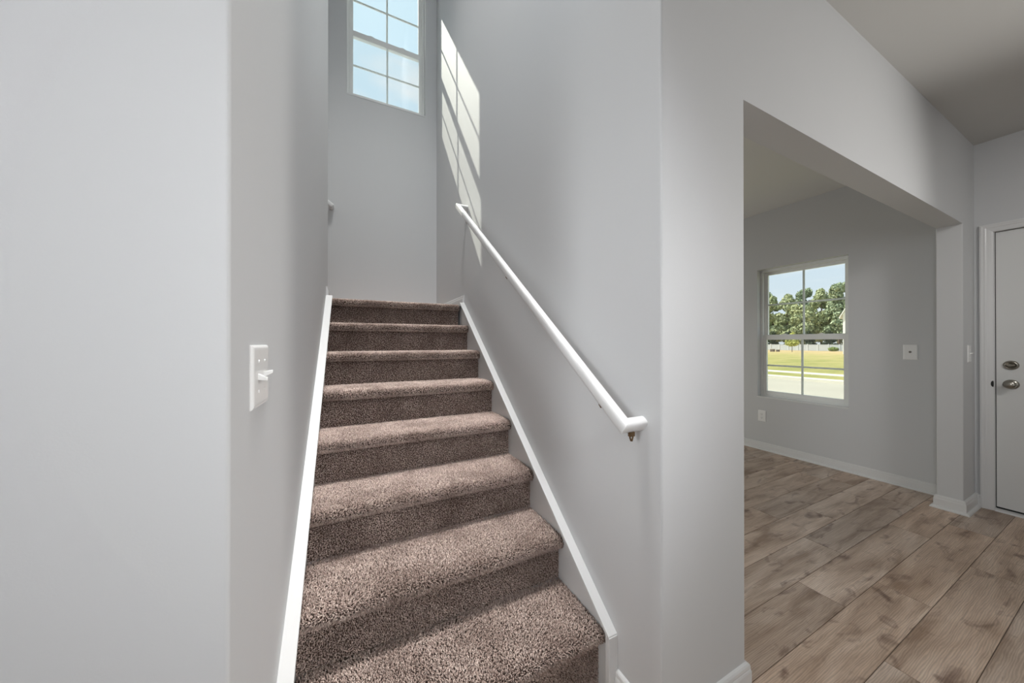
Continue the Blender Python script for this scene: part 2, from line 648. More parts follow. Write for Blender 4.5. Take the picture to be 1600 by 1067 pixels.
def floor_mesh(x0, x1, y0, y1):
    me = bpy.data.meshes.new('floor')
    verts, faces, uvs, tones = [], [], [], []
    r0 = math.floor((y0 - ROW0) / PW)
    r1 = math.ceil((y1 - ROW0) / PW)
    rnd = random.Random(5)
    e_ = 0.0011
    for r in range(r0, r1):
        ya, yb = max(y0, ROW0 + r * PW), min(y1, ROW0 + (r + 1) * PW)
        off = JOINT.get(r, rnd.random() * PL)
        k0 = math.floor((x0 - off) / PL)
        k1 = math.ceil((x1 - off) / PL)
        for k in range(k0, k1):
            xa, xb = max(x0, off + k * PL), min(x1, off + (k + 1) * PL)
            if xb - xa < 0.01 or yb - ya < 0.01:
                continue
            i = len(verts)
            b_ = 0.0016
            verts += [(xa + e_, ya + e_, -0.0018), (xb - e_, ya + e_, -0.0018), (xb - e_, yb - e_, -0.0018), (xa + e_, yb - e_, -0.0018),
                      (xa + b_, ya + b_, 0), (xb - b_, ya + b_, 0), (xb - b_, yb - b_, 0), (xa + b_, yb - b_, 0)]
            fs = [(4, 5, 6, 7), (0, 1, 5, 4), (1, 2, 6, 5), (2, 3, 7, 6), (3, 0, 4, 7)]
            ou, ov = rnd.random() * 50, rnd.random() * 50
            t = 0.90 + 0.28 * rnd.random()
            w_ = (rnd.random() - 0.5) * 0.07
            for f in fs:
                faces.append([i + q for q in f])
                for q in f:
                    vx = verts[i + q]
                    uvs.append((vx[0] - xa + ou, vx[1] - ya + ov))
                    tones.append((t * (1 + w_), t, t * (1 - w_), 1))
    i = len(verts)
    verts += [(x0, y0, -0.0019), (x1, y0, -0.0019), (x1, y1, -0.0019), (x0, y1, -0.0019),
              (x0, y0, -0.12), (x1, y0, -0.12), (x1, y1, -0.12), (x0, y1, -0.12)]
    for f in [(0, 1, 2, 3), (4, 7, 6, 5), (0, 4, 5, 1), (1, 5, 6, 2), (2, 6, 7, 3), (3, 7, 4, 0)]:
        faces.append([i + q for q in f])
        for q in f:
            uvs.append((0, 0))
            tones.append((0.28, 0.25, 0.22, 1))
    me.from_pydata(verts, [], faces)
    ul = me.uv_layers.new(name='UVMap')
    ul.data.foreach_set('uv', np.array(uvs, dtype=np.float32).ravel())
    ca = me.color_attributes.new('tone', 'FLOAT_COLOR', 'CORNER')
    ca.data.foreach_set('color', np.array(tones, dtype=np.float32).ravel())
    me.materials.append(M['plank'])
    o = bpy.data.objects.new('floor', me)
    C.objects.link(o)
    o['kind'] = 'structure'
    return o


floor_mesh(-3.2, XF, -4.8, 3.6)

# left wall: faces the hall and runs up along the stairs
bm = B()
r_ = 0.006
prism(bm, rounded([(-3.3, 0.0), (XL, 0.0), (XL, YLF), (XL - 0.12, YLF), (XL - 0.12, 0.12), (-3.3, 0.12)],
                  [0, r_, r_, r_, 0, 0]), 'z', 0, TOP_Z)
struct('wall_left', bm, W)

# right wall: along the stairs, the pillar, the header over the opening and the stub by the front door
bm = B()
prism(bm, rounded([(XR, 0.0), (X1, 0.0), (X1, T), (XR + 0.118, T), (XR + 0.118, YB), (XR, YB)],
                  [r_, r_, r_, 0, 0, 0]), 'z', 0, HEAD_Z)
prism(bm, rounded([(XR, 0.0), (X1, 0.0), (X1, T), (XR + 0.118, T), (XR + 0.118, YB), (XR, YB)],
                  [r_, 0, 0, 0, 0, 0]), 'z', HEAD_Z, TOP_Z)
box(bm, X1, XF, 0, T, HEAD_Z, HALL_Z + 0.15)
prism(bm, rounded([(X2, 0.0), (XF, 0.0), (XF, T), (X2, T)], [r_, 0, 0, r_]), 'z', 0, HEAD_Z)
struct('wall_right', bm, W)


def holed_wall(bm, axis, a0, a1, u0, u1, z0, z1, holes):
    """slab across `axis` (a0..a1) spanning u and z with rectangular holes (u0,u1,z0,z1)."""
    us = sorted({u0, u1, *[h[0] for h in holes], *[h[1] for h in holes]})
    zs = sorted({z0, z1, *[h[2] for h in holes], *[h[3] for h in holes]})
    for ua, ub in zip(us, us[1:]):
        for za, zb in zip(zs, zs[1:]):
            cu, cz = (ua + ub) / 2, (za + zb) / 2
            if any(h[0] < cu < h[1] and h[2] < cz < h[3] for h in holes):
                continue
            if axis == 'x':
                box(bm, a0, a1, ua, ub, za, zb)
            else:
                box(bm, ua, ub, a0, a1, za, zb)
    bmesh.ops.remove_doubles(bm, verts=bm.verts, dist=1e-5)
    seen = {}
    for f in list(bm.faces):
        k = tuple(round(c, 4) for c in f.calc_center_median())
        seen.setdefault(k, []).append(f)
    dead = [f for fs in seen.values() if len(fs) > 1 for f in fs]
    bmesh.ops.delete(bm, geom=dead, context='FACES_ONLY')


# stair window and dining window openings
SW = (-0.0775, 0.690, 3.688, 5.163)
DW = (0.693, 1.464, 0.597, 2.069)
DOOR_Y0, DOOR_Y1, DOOR_Z = -0.0879, -1.002, 2.0373

bm = B()
holed_wall(bm, 'y', YB, YB + 0.17, -1.5, XR + 0.118, 0, TOP_Z, [SW])
struct('wall_back', bm, W)

bm = B()
holed_wall(bm, 'x', XF, XF + 0.17, -2.22, 3.7, -0.5, HALL_Z + 0.15,
           [DW, (DOOR_Y1 - 0.022, DOOR_Y0 + 0.022, -0.5, DOOR_Z + 0.022)])
struct('wall_front', bm, W)

bm = B()
box(bm, XR + 0.118, XF, 3.6, 3.72, -0.1, HALL_Z + 0.15)
box(bm, XR + 0.118 - 0.1, XR + 0.118, YB + 0.17, 3.72, -0.1, HALL_Z + 0.15)
struct('wall_dining', bm, W)

bm = B()
box(bm, -1.62, -1.5, YLF - 0.12, YB + 0.17, 0, TOP_Z)
box(bm, -1.5, XL - 0.12, YLF - 0.12, YLF, 0, TOP_Z)
struct('wall_landing', bm, W)

# the rest of the hall, behind the camera
bm = B()
box(bm, -3.32, -3.2, -4.9, 0, -0.1, HALL_Z + 0.15)
box(bm, -3.32, XF, -4.92, -4.8, -0.1, HALL_Z + 0.15)
box(bm, 2.95, XF, -2.22, -2.1, -0.1, HALL_Z + 0.15)
box(bm, 2.83, 2.95, -4.8, -2.1, -0.1, HALL_Z + 0.15)
struct('wall_rear', bm, W)

bm = B()
box(bm, -3.3, XF, -4.9, 0, HALL_Z, HALL_Z + 0.12)
struct('ceiling', bm, M['ceiling'])
bm = B()
box(bm, XR + 0.118, XF, T, 3.62, HALL_Z, HALL_Z + 0.12)
struct('ceiling_dining', bm, M['ceiling'])
bm = B()
box(bm, -1.6, XR + 0.118, 0, YB + 0.17, TOP_Z, TOP_Z + 0.1)
struct('ceiling_stairwell', bm, M['ceiling'])

# ------------------------------------------------------------------ baseboards
bm = B()
run_profile(bm, [(XF, 3.6), (XF, T)], base_prof(0.085))
struct('baseboard_dining', bm, M['trim'])
bm = B()
run_profile(bm, [(XF - 0.03, T), (X2, T), (X2, 0), (XF, 0), (XF, -0.0247)], base_prof(0.096))
struct('baseboard_front', bm, M['trim'])
bm = B()
run_profile(bm, [(XR, 0.177), (XR, 0), (X1, 0), (X1, T), (XR + 0.118, T), (XR + 0.118, 3.6)], base_prof(0.113))
struct('baseboard_right', bm, M['trim'])
bm = B()
run_profile(bm, [(-3.2, 0), (XL, 0), (XL, 0.177)], base_prof(0.113))
struct('baseboard_left', bm, M['trim'])
bm = B()
run_profile(bm, [(-1.5, YB), (XR, YB), (XR, 1.905)], base_prof(0.083, False), LAND_Z - 0.012)
struct('baseboard_landing', bm, M['trim'])
bm = B()
run_profile(bm, [(XL, 1.915), (XL, YLF), (XL - 0.12, YLF)], base_prof(0.083, False), LAND_Z - 0.012)
struct('baseboard_upper', bm, M['trim'])


# skirt boards beside the treads, each with a wider cap
def cap_line(y):
    return 0.228 + 0.7695 * (y - 0.177)


def skirt(name, xw, s):
    """xw: the wall face; s: direction into the stairwell."""
    bm = B()
    y0, y1 = 0.180, 1.905
    t = 0.0195
    c = 0.014
    prism(bm, [(y0, 0.0), (y0, cap_line(y0) - c), (y1, cap_line(y1) - c), (y1, cap_line(y1) - 0.40), (0.75, 0.0)],
          'x', xw, xw + s * t)
    # cap: follows the slope, then a plumb end at the bottom
    prism(bm, [(y0, cap_line(y0) - c), (y0, cap_line(y0)), (y1, cap_line(y1)), (y1, cap_line(y1) - c)],
          'x', xw, xw + s * 0.0385)
    o = struct(name, bm, M['trim'], bevel=0.0015)
    return o


skirt('trim_1', XR, -1)
skirt('trim_2', XL, 1)
# plumb end boards at the foot of the skirts
for nm, xw, s in (('trim_3', XR, -1), ('trim_4', XL, 1)):
    bm = B()
    box(bm, min(xw, xw + s * 0.0385), max(xw, xw + s * 0.0385), 0.1775, 0.1965, 0, cap_line(0.18) - 0.004)
    struct(nm, bm, M['trim'], bevel=0.0015)


# ------------------------------------------------------------------ staircase
def catmull(pts, step):
    pts = np.array(pts, float)
    out = []
    P = np.vstack([2 * pts[0] - pts[1], pts, 2 * pts[-1] - pts[-2]])
    for i in range(1, len(P) - 2):
        p0, p1, p2, p3 = P[i - 1], P[i], P[i + 1], P[i + 2]
        n = max(2, int(np.linalg.norm(p2 - p1) / step))
        for t in np.linspace(0, 1, n, endpoint=False):
            out.append(0.5 * ((2 * p1) + (-p0 + p2) * t + (2 * p0 - 5 * p1 + 4 * p2 - p3) * t * t + (-p0 + 3 * p1 - 3 * p2 + p3) * t ** 3))
    out.append(pts[-1])
    return np.array(out)


def pile_mesh(name, parent, prof, x0, x1, spacing, pile, lean, tuft_max=None):
    """carpet over a profile (y,z): a backing strip plus tufts of yarn standing on it, one mesh."""
    prof = np.array(prof)
    seg = np.linalg.norm(np.diff(prof, axis=0), axis=1)
    cum = np.concatenate([[0], np.cumsum(seg)])
    total = cum[-1] if tuft_max is None else min(cum[-1], tuft_max)
    tan = np.gradient(prof, axis=0)
    tan /= np.linalg.norm(tan, axis=1)[:, None]
    nrm = np.stack([-tan[:, 1], tan[:, 0]], 1)   # left of travel = outward for our direction
    n = len(prof)
    base = prof - nrm * pile
    verts = [np.stack([np.full(n, x0), base[:, 0], base[:, 1]], 1), np.stack([np.full(n, x1), base[:, 0], base[:, 1]], 1)]
    bv = np.concatenate(verts)
    bq = np.array([[i, i + 1, n + i + 1, n + i] for i in range(n - 1)])
    # tufts
    ns = max(1, int(total / spacing))
    nx = int((x1 - x0) / spacing)
    S, X = np.meshgrid((np.arange(ns) + 0.5) * total / ns, x0 + (np.arange(nx) + 0.5) * (x1 - x0) / nx, indexing='ij')
    S = S + RNG.uniform(-0.5, 0.5, S.shape) * spacing
    X = X + RNG.uniform(-0.5, 0.5, X.shape) * spacing
    S = np.clip(S.ravel(), 0, total)
    X = np.clip(X.ravel(), x0 + 0.001, x1 - 0.001)
    m = len(S)
    by = np.interp(S, cum, base[:, 0])
    bz = np.interp(S, cum, base[:, 1])
    ny = np.interp(S, cum, nrm[:, 0])
    nz = np.interp(S, cum, nrm[:, 1])
    N = np.stack([np.zeros(m), ny, nz], 1)
    N /= np.linalg.norm(N, axis=1)[:, None]
    Tn = np.stack([np.zeros(m), N[:, 2], -N[:, 1]], 1)
    Xv = np.tile([1.0, 0, 0], (m, 1))
    P = np.stack([X, by, bz], 1)
    # slowly varying brushed direction plus scatter
    ph = np.sin(X * 9 + S * 13) + np.sin(X * 23 - S * 7 + 1.3)
    lx = RNG.normal(0, lean, m) + 0.16 * ph
    lt = RNG.normal(0, lean, m) + 0.12 * np.cos(X * 11 + S * 17)
    h = pile * RNG.uniform(0.75, 1.35, m)
    tip = P + N * h[:, None] + Xv * (lx * h)[:, None] + Tn * (lt * h)[:, None]
    rad = spacing * RNG.uniform(0.44, 0.66, m)
    a0 = RNG.uniform(0, 2 * np.pi, m)
    mid = P * 0.38 + tip * 0.62 + Xv * (RNG.normal(0, 0.1, m) * h)[:, None]
    V = []
    for k in range(3):
        a = a0 + k * 2 * np.pi / 3
        V.append(mid + Xv * (np.cos(a) * rad)[:, None] + Tn * (np.sin(a) * rad)[:, None])
    V.append(P)
    V.append(tip)
    TV = np.stack(V, 1).reshape(-1, 3)
    idx = len(bv) + np.arange(m) * 5
    T_ = []
    for k in range(3):
        k2 = (k + 1) % 3
        T_.append(np.stack([idx + k, idx + k2, idx + 4], 1))
        T_.append(np.stack([idx + k2, idx + k, idx + 3], 1))
    T_ = np.concatenate(T_)
    allv = np.concatenate([bv, TV]).astype(np.float32)
    me = bpy.data.meshes.new(name)
    me.vertices.add(len(allv))
    me.vertices.foreach_set('co', allv.ravel())
    nq, nt_ = len(bq), len(T_)
    me.loops.add(nq * 4 + nt_ * 3)
    me.loops.foreach_set('vertex_index', np.concatenate([bq.ravel(), T_.ravel()]).astype(np.int32))
    me.polygons.add(nq + nt_)
    st = np.concatenate([np.arange(nq) * 4, nq * 4 + np.arange(nt_) * 3]).astype(np.int32)
    me.polygons.foreach_set('loop_start', st)
    me.polygons.foreach_set('material_index', np.concatenate([np.zeros(nq), np.ones(nt_)]).astype(np.int32))
    me.materials.append(M['backing'])
    me.materials.append(M['carpet'])
    me.update(calc_edges=True)
    me.validate()
    o = bpy.data.objects.new(name, me)
    C.objects.link(o)
    o.parent = parent
    o.matrix_parent_inverse = Matrix.Translation(parent_origin(parent)).inverted()
    return o


stairs = thing('staircase', 'straight flight of brown carpeted stairs rising between two grey walls', 'staircase',
               ((XL + XR) / 2, YN, 0))
SX0, SX1 = XL + 0.0195, XR - 0.0195
for i in range(1, 9):
    yn, zt = YN + RUN * (i - 1), RISE * i + ZT
    sp = 0.0035 if i <= 2 else (0.0038 if i <= 4 else (0.0044 if i <= 6 else 0.005))
    back = RUN + 0.024 if i < 8 else 0.46
    lip = [(0.028, -0.053), (0.006, -0.0545), (-0.007, -0.047), (-0.0125, -0.031), (-0.010, -0.015), (0.0, -0.005),
           (0.018, 0.0), (0.05, 0.0015)]
    if i == 8:
        lip += [(0.2, 0.0), (back, 0.0)]
    else:
        lip += [(0.15, 0.0015), (back, -0.001)]
    prof = catmull([(yn + a, zt + b) for a, b in lip], 0.004)
    pile_mesh('tread', stairs, prof, SX0, SX1, sp, 0.010, 0.38, None)
    zb = (0.0 if i == 1 else RISE * (i - 1) + ZT) - 0.004
    rprof = [(yn + 0.024, z) for z in np.linspace(zb, zt - 0.05, 30)]
    pile_mesh('riser', stairs, rprof, SX0, SX1, sp * 1.0, 0.006, 0.30)
# the landing beyond the flight, round the corner to the left
bm = B()
box(bm, -1.5, XL + 0.0195, YLF, YB, LAND_Z - 0.15, LAND_Z - 0.013)
box(bm, XL + 0.0195, XR - 0.0195, 2.30, YB, LAND_Z - 0.15, LAND_Z - 0.013)
struct('floor_landing', bm, M['carpet'])


# ------------------------------------------------------------------ handrails
def superellipse(a, b, n=36, p=3.2):
    out = []
    for k in range(n):
        t = 2 * math.pi * k / n
        c, s = math.cos(t), math.sin(t)
        out.append((a * math.copysign(abs(c) ** (2 / p), c), b * math.copysign(abs(s) ** (2 / p), s)))
    return out


def rail_mesh(path, d, x, b, half_w, half_h):
    """mitred rail: the path turns in the plane of x and d; b is the profile's height axis."""
    prof = superellipse(half_w, half_h)
    bm = B()
    P = [Vector(p) for p in path]
    co = [(p.dot(x), p.dot(d)) for p in P]
    rings = []
    for i, p in enumerate(P):
        ns = []
        for j in (i - 1, i):
            if 0 <= j < len(P) - 1:
                t = Vector((co[j + 1][0] - co[j][0], co[j + 1][1] - co[j][1])).normalized()
                ns.append(Vector((-t.y, t.x)))
        m = ns[0] if len(ns) == 1 else (ns[0] + ns[1]) / max(0.2, 1 + ns[0].dot(ns[1]))
        rings.append([bm.verts.new(p + (x * m.x + d * m.y) * w + b * h) for w, h in prof])
    n = len(prof)
    for a, c in zip(rings, rings[1:]):
        for k in range(n):
            f = bm.faces.new([a[k], a[(k + 1) % n], c[(k + 1) % n], c[k]])
            f.smooth = True
    bm.faces.new(rings[0])
    bm.faces.new(list(reversed(rings[-1])))
    for ring in rings:      # crisp mitres and ends
        for k in range(n):
            ed = bm.edges.get((ring[k], ring[(k + 1) % n]))
            if ed:
                ed.smooth = False
    return bm


xv = Vector((1, 0, 0))
rl0, rl1 = Vector((0.737, 0.073, 0.976)), Vector((0.737, 1.829, 2.308))
rd = (rl1 - rl0).normalized()
rb = Vector((0, -rd.z, rd.y))
hr = thing('handrail', 'long white wooden handrail sloping up the right-hand stair wall', 'handrail', (XR, 0.95, 1.64))
bm = rail_mesh([(XR + 0.002, rl0.y, rl0.z), rl0, rl1, (XR + 0.002, rl1.y, rl1.z)], rd, xv, rb, 0.0178, 0.0215)
o = obj('rail', bm, M['trim'], hr)


def clip(parent, c, w, dep, mname='bracket'):
    """small metal fixing hooked under the rail: a plate narrowing to a looped tip."""
    bm = B()
    c = Vector(c)
    tube(bm, [c + Vector((-w, 0, 0.004)), c + Vector((-w * 0.7, 0, -dep * 0.55)), c + Vector((-w * 0.25, 0, -dep * 0.95)),
              c + Vector((w * 0.2, 0, -dep)), c + Vector((w * 0.6, 0, -dep * 0.6)), c + Vector((w, 0, 0.004))], 0.0026, 8)
    box(bm, c.x - w * 1.1, c.x + w * 1.1, c.y - 0.005, c.y + 0.005, c.z - dep * 0.38, c.z + 0.004)
    return obj(mname, bm, M['bronze'], parent)


def rail_bottom(y):
    return rl0.z + (rl1.z - rl0.z) * (y - rl0.y) / (rl1.y - rl0.y) - 0.0215 / rd.y


k1 = clip(hr, (0.762, 0.068, 0.976 - 0.0245), 0.0085, 0.024)
k1['label'] = 'brown metal bracket under the bottom end of the rail'
for yy in (0.170, 0.905, 1.60):
    clip(hr, (0.733, yy, rail_bottom(yy) + 0.002), 0.006, 0.010)

# the next flight's rail on the back wall, only its lower end in sight
hu = thing('handrail', 'lower end of a white handrail peeking out past the left stair wall', 'handrail',
           (-0.6, YB, 2.8))
u0, u1 = Vector((-0.205, YB - 0.07, 2.535)), Vector((-1.25, YB - 0.07, 2.535 + 1.045 * 0.7585))
ud = (u1 - u0).normalized()
ub = Vector((-ud.z * -1, 0, -ud.x)) if ud.x < 0 else Vector((-ud.z, 0, ud.x))
ub = Vector((ud.z, 0, -ud.x))
yv = Vector((0, 1, 0))
bm = rail_mesh([(u0.x, YB + 0.002, u0.z), u0, u1, (u1.x, YB + 0.002, u1.z)], ud, yv, ub, 0.0178, 0.0215)
obj('rail', bm, M['trim'], hu)


# ------------------------------------------------------------------ wall plates
def frame_axes(normal):
    n = Vector(normal)
    z = Vector((0, 0, 1))
    u = z.cross(n).normalized()      # to the right when facing the plate... from the room
    return u, z, n


def plate_bm(c, normal, w, h, d=0.006):
    """plate with a soft bevelled rim."""
    bm = B()
    u, z, n = frame_axes(normal)
    c = Vector(c)
    rings = []
    for ins, dep in ((0.0, 0.0), (0.0, d * 0.35), (0.0015, d * 0.65), (0.005, d * 0.92), (0.009, d)):
        rings.append([bm.verts.new(c + u * sx * (w / 2 - ins) + z * sz * (h / 2 - ins) + n * dep)
                      for sx, sz in ((-1, -1), (1, -1), (1, 1), (-1, 1))])
    for a, b in zip(rings, rings[1:]):
        for k in range(4):
            bm.faces.new([a[k], a[(k + 1) % 4], b[(k + 1) % 4], b[k]])
    bm.faces.new(rings[-1])
    bm.faces.new(list(reversed(rings[0])))
    return bm


def obox(bm, c, u, z, n, w, h, d0, d1):
    vs_ = []
    for dd in (d0, d1):
        for sx, sz in ((-1, -1), (1, -1), (1, 1), (-1, 1)):
            vs_.append(bm.verts.new(c + u * sx * w / 2 + z * sz * h / 2 + n * dd))
    for f in [(0, 3, 2, 1), (4, 5, 6, 7), (0, 1, 5, 4), (1, 2, 6, 5), (2, 3, 7, 6), (3, 0, 4, 7)]:
        bm.faces.new([vs_[i] for i in f])


def switch(label, c, normal, w, h, gangs, down):
    t = thing('light_switch', label, 'light switch', c)
    u, z, n = frame_axes(normal)
    c = Vector(c)
    obj('plate', plate_bm(c, normal, w, h), M['plastic'], t)
    for g in range(gangs):
        cc = c + u * (g - (gangs - 1) / 2) * 0.046
        bm = B()
        # toggle: a tapered paddle tilting up or down out of its slot
        s = -1 if down[g] else 1
        base = [cc + u * a * 0.0052 + z * b_ * 0.0065 + n * 0.004 for a, b_ in ((-1, -1), (1, -1), (1, 1), (-1, 1))]
        tip = [cc + u * a * 0.0036 + z * (s * 0.006 + b_ * 0.003) + n * 0.021 for a, b_ in ((-1, -1), (1, -1), (1, 1), (-1, 1))]
        a_ = [bm.verts.new(p) for p in base]
        b2 = [bm.verts.new(p) for p in tip]
        for k in range(4):
            bm.faces.new([a_[k], a_[(k + 1) % 4], b2[(k + 1) % 4], b2[k]])
        bm.faces.new(b2)
        bm.faces.new(list(reversed(a_)))
        obj('toggle', bm, M['plastic'], t, bevel=0.0008)
        for sz in (-1, 1):
            bm = B()
            lathe(bm, [(0.0032, 0.0045), (0.0032, 0.0064), (0.0022, 0.0073), (0, 0.0075)], cc + z * sz * 0.0302, n, 12)
            obj('screw', bm, M['screw'], t, smooth=True)
    return t


switch('white double light switch plate on the left wall at the foot of the stairs', (XL, 0.169, 1.1615), (1, 0, 0), 0.122, 0.125, 2, (True, False))
switch('white single light switch plate on the narrow wall beside the front door', (4.053, 0, 1.147), (0, -1, 0), 0.072, 0.125, 1, (False,))

# cable plate on the dining wall
t = thing('cable_plate', 'small white wall plate with a dark centre jack, right of the dining window', 'wall plate', (XF, 0.3135, 1.147))
obj('plate', plate_bm((XF, 0.3135, 1.147), (-1, 0, 0), 0.080, 0.125), M['plastic'], t)
bm = B()
lathe(bm, [(0.0085, 0.004), (0.0085, 0.0075), (0.005, 0.008), (0.005, 0.014), (0.0035, 0.0145), (0, 0.0145)], (XF, 0.3135, 1.149), (-1, 0, 0), 12)
obj('jack', bm, M['coax'], t)
for sz in (-1, 1):
    bm = B()
    lathe(bm, [(0.0032, 0.0045), (0.0032, 0.0064), (0.0022, 0.0073), (0, 0.0075)], (XF, 0.3135, 1.147 + sz * 0.0302), (-1, 0, 0), 12)
    obj('screw', bm, M['screw'], t, smooth=True)

# outlet under the dining window
t = thing('power_outlet', 'white electrical outlet low on the wall under the dining window', 'outlet', (XF, 1.417, 0.385))
obj('plate', plate_bm((XF, 1.417, 0.385), (-1, 0, 0), 0.080, 0.127), M['plastic'], t)
u, z, n = frame_axes((-1, 0, 0))
for s in (-1, 1):
    c = Vector((XF, 1.417, 0.385 + s * 0.0195))
    bm = B()
    obox(bm, c, u, z, n, 0.034, 0.029, 0.004, 0.0075)
    rc = obj('receptacle', bm, M['plastic'], t, bevel=0.002)
    bm = B()
    for du in (-0.0065, 0.0065):
        obox(bm, c + u * du + z * 0.003, u, z, n, 0.0022, 0.009, 0.006, 0.0079)
    obox(bm, c - z * 0.008, u, z, n, 0.005, 0.005, 0.006, 0.0079)
    obj('slots', bm, M['slot'], rc)
bm = B()
lathe(bm, [(0.003, 0.0045), (0.003, 0.0064), (0.002, 0.0073), (0, 0.0075)], (XF, 1.417, 0.385), (-1, 0, 0), 12)
obj('screw', bm, M['screw'], t, smooth=True)


# ------------------------------------------------------------------ windows
def window(name, axis, face, op, sgn=1):
    """double-hung window in an opening: axis across the wall, face = inner wall plane, op = (u0,u1,z0,z1)."""
    u0, u1, z0, z1 = op
    t = thing(name, None, None, (face + 0.1, (u0 + u1) / 2, z0) if axis == 'x' else ((u0 + u1) / 2, face + 0.1, z0), kind='structure')

    def bx(bm, ua, ub, d0, d1, za, zb):
        if axis == 'x':
            box(bm, face + d0, face + d1, ua, ub, za, zb)
        else:
            box(bm, ua, ub, face + d0, face + d1, za, zb)

    fw = 0.024
    bm = B()
    for a, b_ in ((0.066, 0.145), ):
        bx(bm, u0, u0 + fw, a, b_, z0, z1)
        bx(bm, u1 - fw, u1, a, b_, z0, z1)
        bx(bm, u0 + fw, u1 - fw, a, b_, z0, z0 + 0.03)
        bx(bm, u0 + fw, u1 - fw, a, b_, z1 - 0.03, z1)
    # parting stops between the two sashes
    bx(bm, u0 + fw, u0 + fw + 0.010, 0.100, 0.106, z0 + 0.03, z1 - 0.03)
    bx(bm, u1 - fw - 0.010, u1 - fw, 0.100, 0.106, z0 + 0.03, z1 - 0.03)
    obj('frame', bm, M['vinyl'], t, bevel=0.002)
    bm = B()
    bx(bm, u0 - 0.001, u1 + 0.001, -0.004, 0.066, z0 - 0.002, z0 + 0.011)
    obj('sill', bm, M['trim'], t, bevel=0.002)
    st = 0.034
    gu0, gu1 = u0 + fw + st, u1 - fw - st
    H = z1 - z0
    mid = z0 + 0.675
    sashes = ((0.072, 0.099, z0 + 0.030, mid + 0.042, z0 + 0.075, mid - 0.012),
              (0.106, 0.133, mid + 0.004, z1 - 0.030, mid + 0.046, z1 - 0.062))
    for si, (d0, d1, za, zb, ga, gb) in enumerate(sashes):
        bm = B()
        bx(bm, u0 + fw + 0.001, gu0, d0, d1, za, zb)
        bx(bm, gu1, u1 - fw - 0.001, d0, d1, za, zb)
        bx(bm, gu0, gu1, d0, d1, za, ga)
        bx(bm, gu0, gu1, d0, d1, gb, zb)
        sash = obj('sash', bm, M['vinyl'], t, bevel=0.002)
        dm = (d0 + d1) / 2
        bm = B()
        bx(bm, gu0 - 0.004, gu1 + 0.004, dm - 0.009, dm - 0.006, ga - 0.004, gb + 0.004)
        obj('pane', bm, M['glass'], sash)
        um, zm = (gu0 + gu1) / 2, (ga + gb) / 2
        bm = B()
        bx(bm, um - 0.009, um + 0.009, dm - 0.004, dm + 0.004, ga, gb)
        bx(bm, gu0, um - 0.009, dm - 0.004, dm + 0.004, zm - 0.009, zm + 0.009)
        bx(bm, um + 0.009, gu1, dm - 0.004, dm + 0.004, zm - 0.009, zm + 0.009)
        obj('muntin', bm, M['vinyl'], sash)
        if si == 0:
            for q in (0.26, 0.74):
                uc = gu0 + (gu1 - gu0) * q
                bm = B()
                bx(bm, uc - 0.026, uc + 0.026, d0 + 0.002, d1 - 0.002, zb, zb + 0.006)
                bx(bm, uc - 0.012, uc + 0.012, d0 + 0.004, d1 - 0.004, zb + 0.006, zb + 0.012)
                obj('sash_lock', bm, M['vinyl'], sash, bevel=0.0015)
    bm = B()
    bx(bm, gu0 - 0.02, gu1 + 0.02, 0.138, 0.139, z0 + 0.032, mid + 0.02)
    obj('insect_screen', bm, M['screen'], t)
    return t


window('window_1', 'y', YB, SW)
window('window_2', 'x', XF, DW)

# ------------------------------------------------------------------ front door
dr = thing('door_1', None, None, (XF, (DOOR_Y0 + DOOR_Y1) / 2, 0), kind='structure')
# slab with two raised panels, lower and upper
bm = B()
sx = XF + 0.020
box(bm, sx, sx + 0.044, DOOR_Y1, DOOR_Y0, 0.028, DOOR_Z)
slab = obj('slab', bm, M['door'], dr, bevel=0.002)


def panel(y0, y1, z0, z1):
    bm = B()
    rings = []
    for ins, dep in ((0, 0.0), (0.006, 0.006), (0.02, 0.007), (0.034, 0.002), (0.05, 0.002), (0.062, 0.006)):
        rings.append([bm.verts.new((sx - dep, yy, zz)) for yy, zz in
                      ((y0 + ins, z0 + ins), (y1 - ins, z0 + ins), (y1 - ins, z1 - ins), (y0 + ins, z1 - ins))])
    for a, b_ in zip(rings, rings[1:]):
        for k in range(4):
            bm.faces.new([a[k], a[(k + 1) % 4], b_[(k + 1) % 4], b_[k]])
    bm.faces.new(rings[-1])
    obj('panel', bm, M['door'], slab)


for ya, yb in ((-0.50, -0.235), (-0.86, -0.59)):
    panel(ya, yb, 0.25, 0.86)
    panel(ya, yb, 1.02, 1.86)
# jamb lining and black weatherstrip
bm = B()
box(bm, XF + 0.002, XF + 0.15, DOOR_Y0 + 0.003, DOOR_Y0 + 0.022, 0.0, DOOR_Z + 0.022)
box(bm, XF + 0.002, XF + 0.15, DOOR_Y1 - 0.022, DOOR_Y1 - 0.003, 0.0, DOOR_Z + 0.022)
box(bm, XF + 0.002, XF + 0.15, DOOR_Y1 - 0.003, DOOR_Y0 + 0.003, DOOR_Z + 0.003, DOOR_Z + 0.022)
obj('jamb', bm, M['trim'], dr)
bm = B()
box(bm, sx + 0.004, sx + 0.06, DOOR_Y0 - 0.001, DOOR_Y0 + 0.0035, 0.02, DOOR_Z + 0.003)
box(bm, sx + 0.004, sx + 0.06, DOOR_Y1 - 0.003, DOOR_Y1, 0.02, DOOR_Z + 0.003)
box(bm, sx + 0.004, sx + 0.06, DOOR_Y1, DOOR_Y0, DOOR_Z - 0.001, DOOR_Z + 0.0035)
box(bm, sx + 0.004, sx + 0.05, DOOR_Y1, DOOR_Y0, 0.016, 0.030)
obj('weatherstrip', bm, M['rubber'], dr)
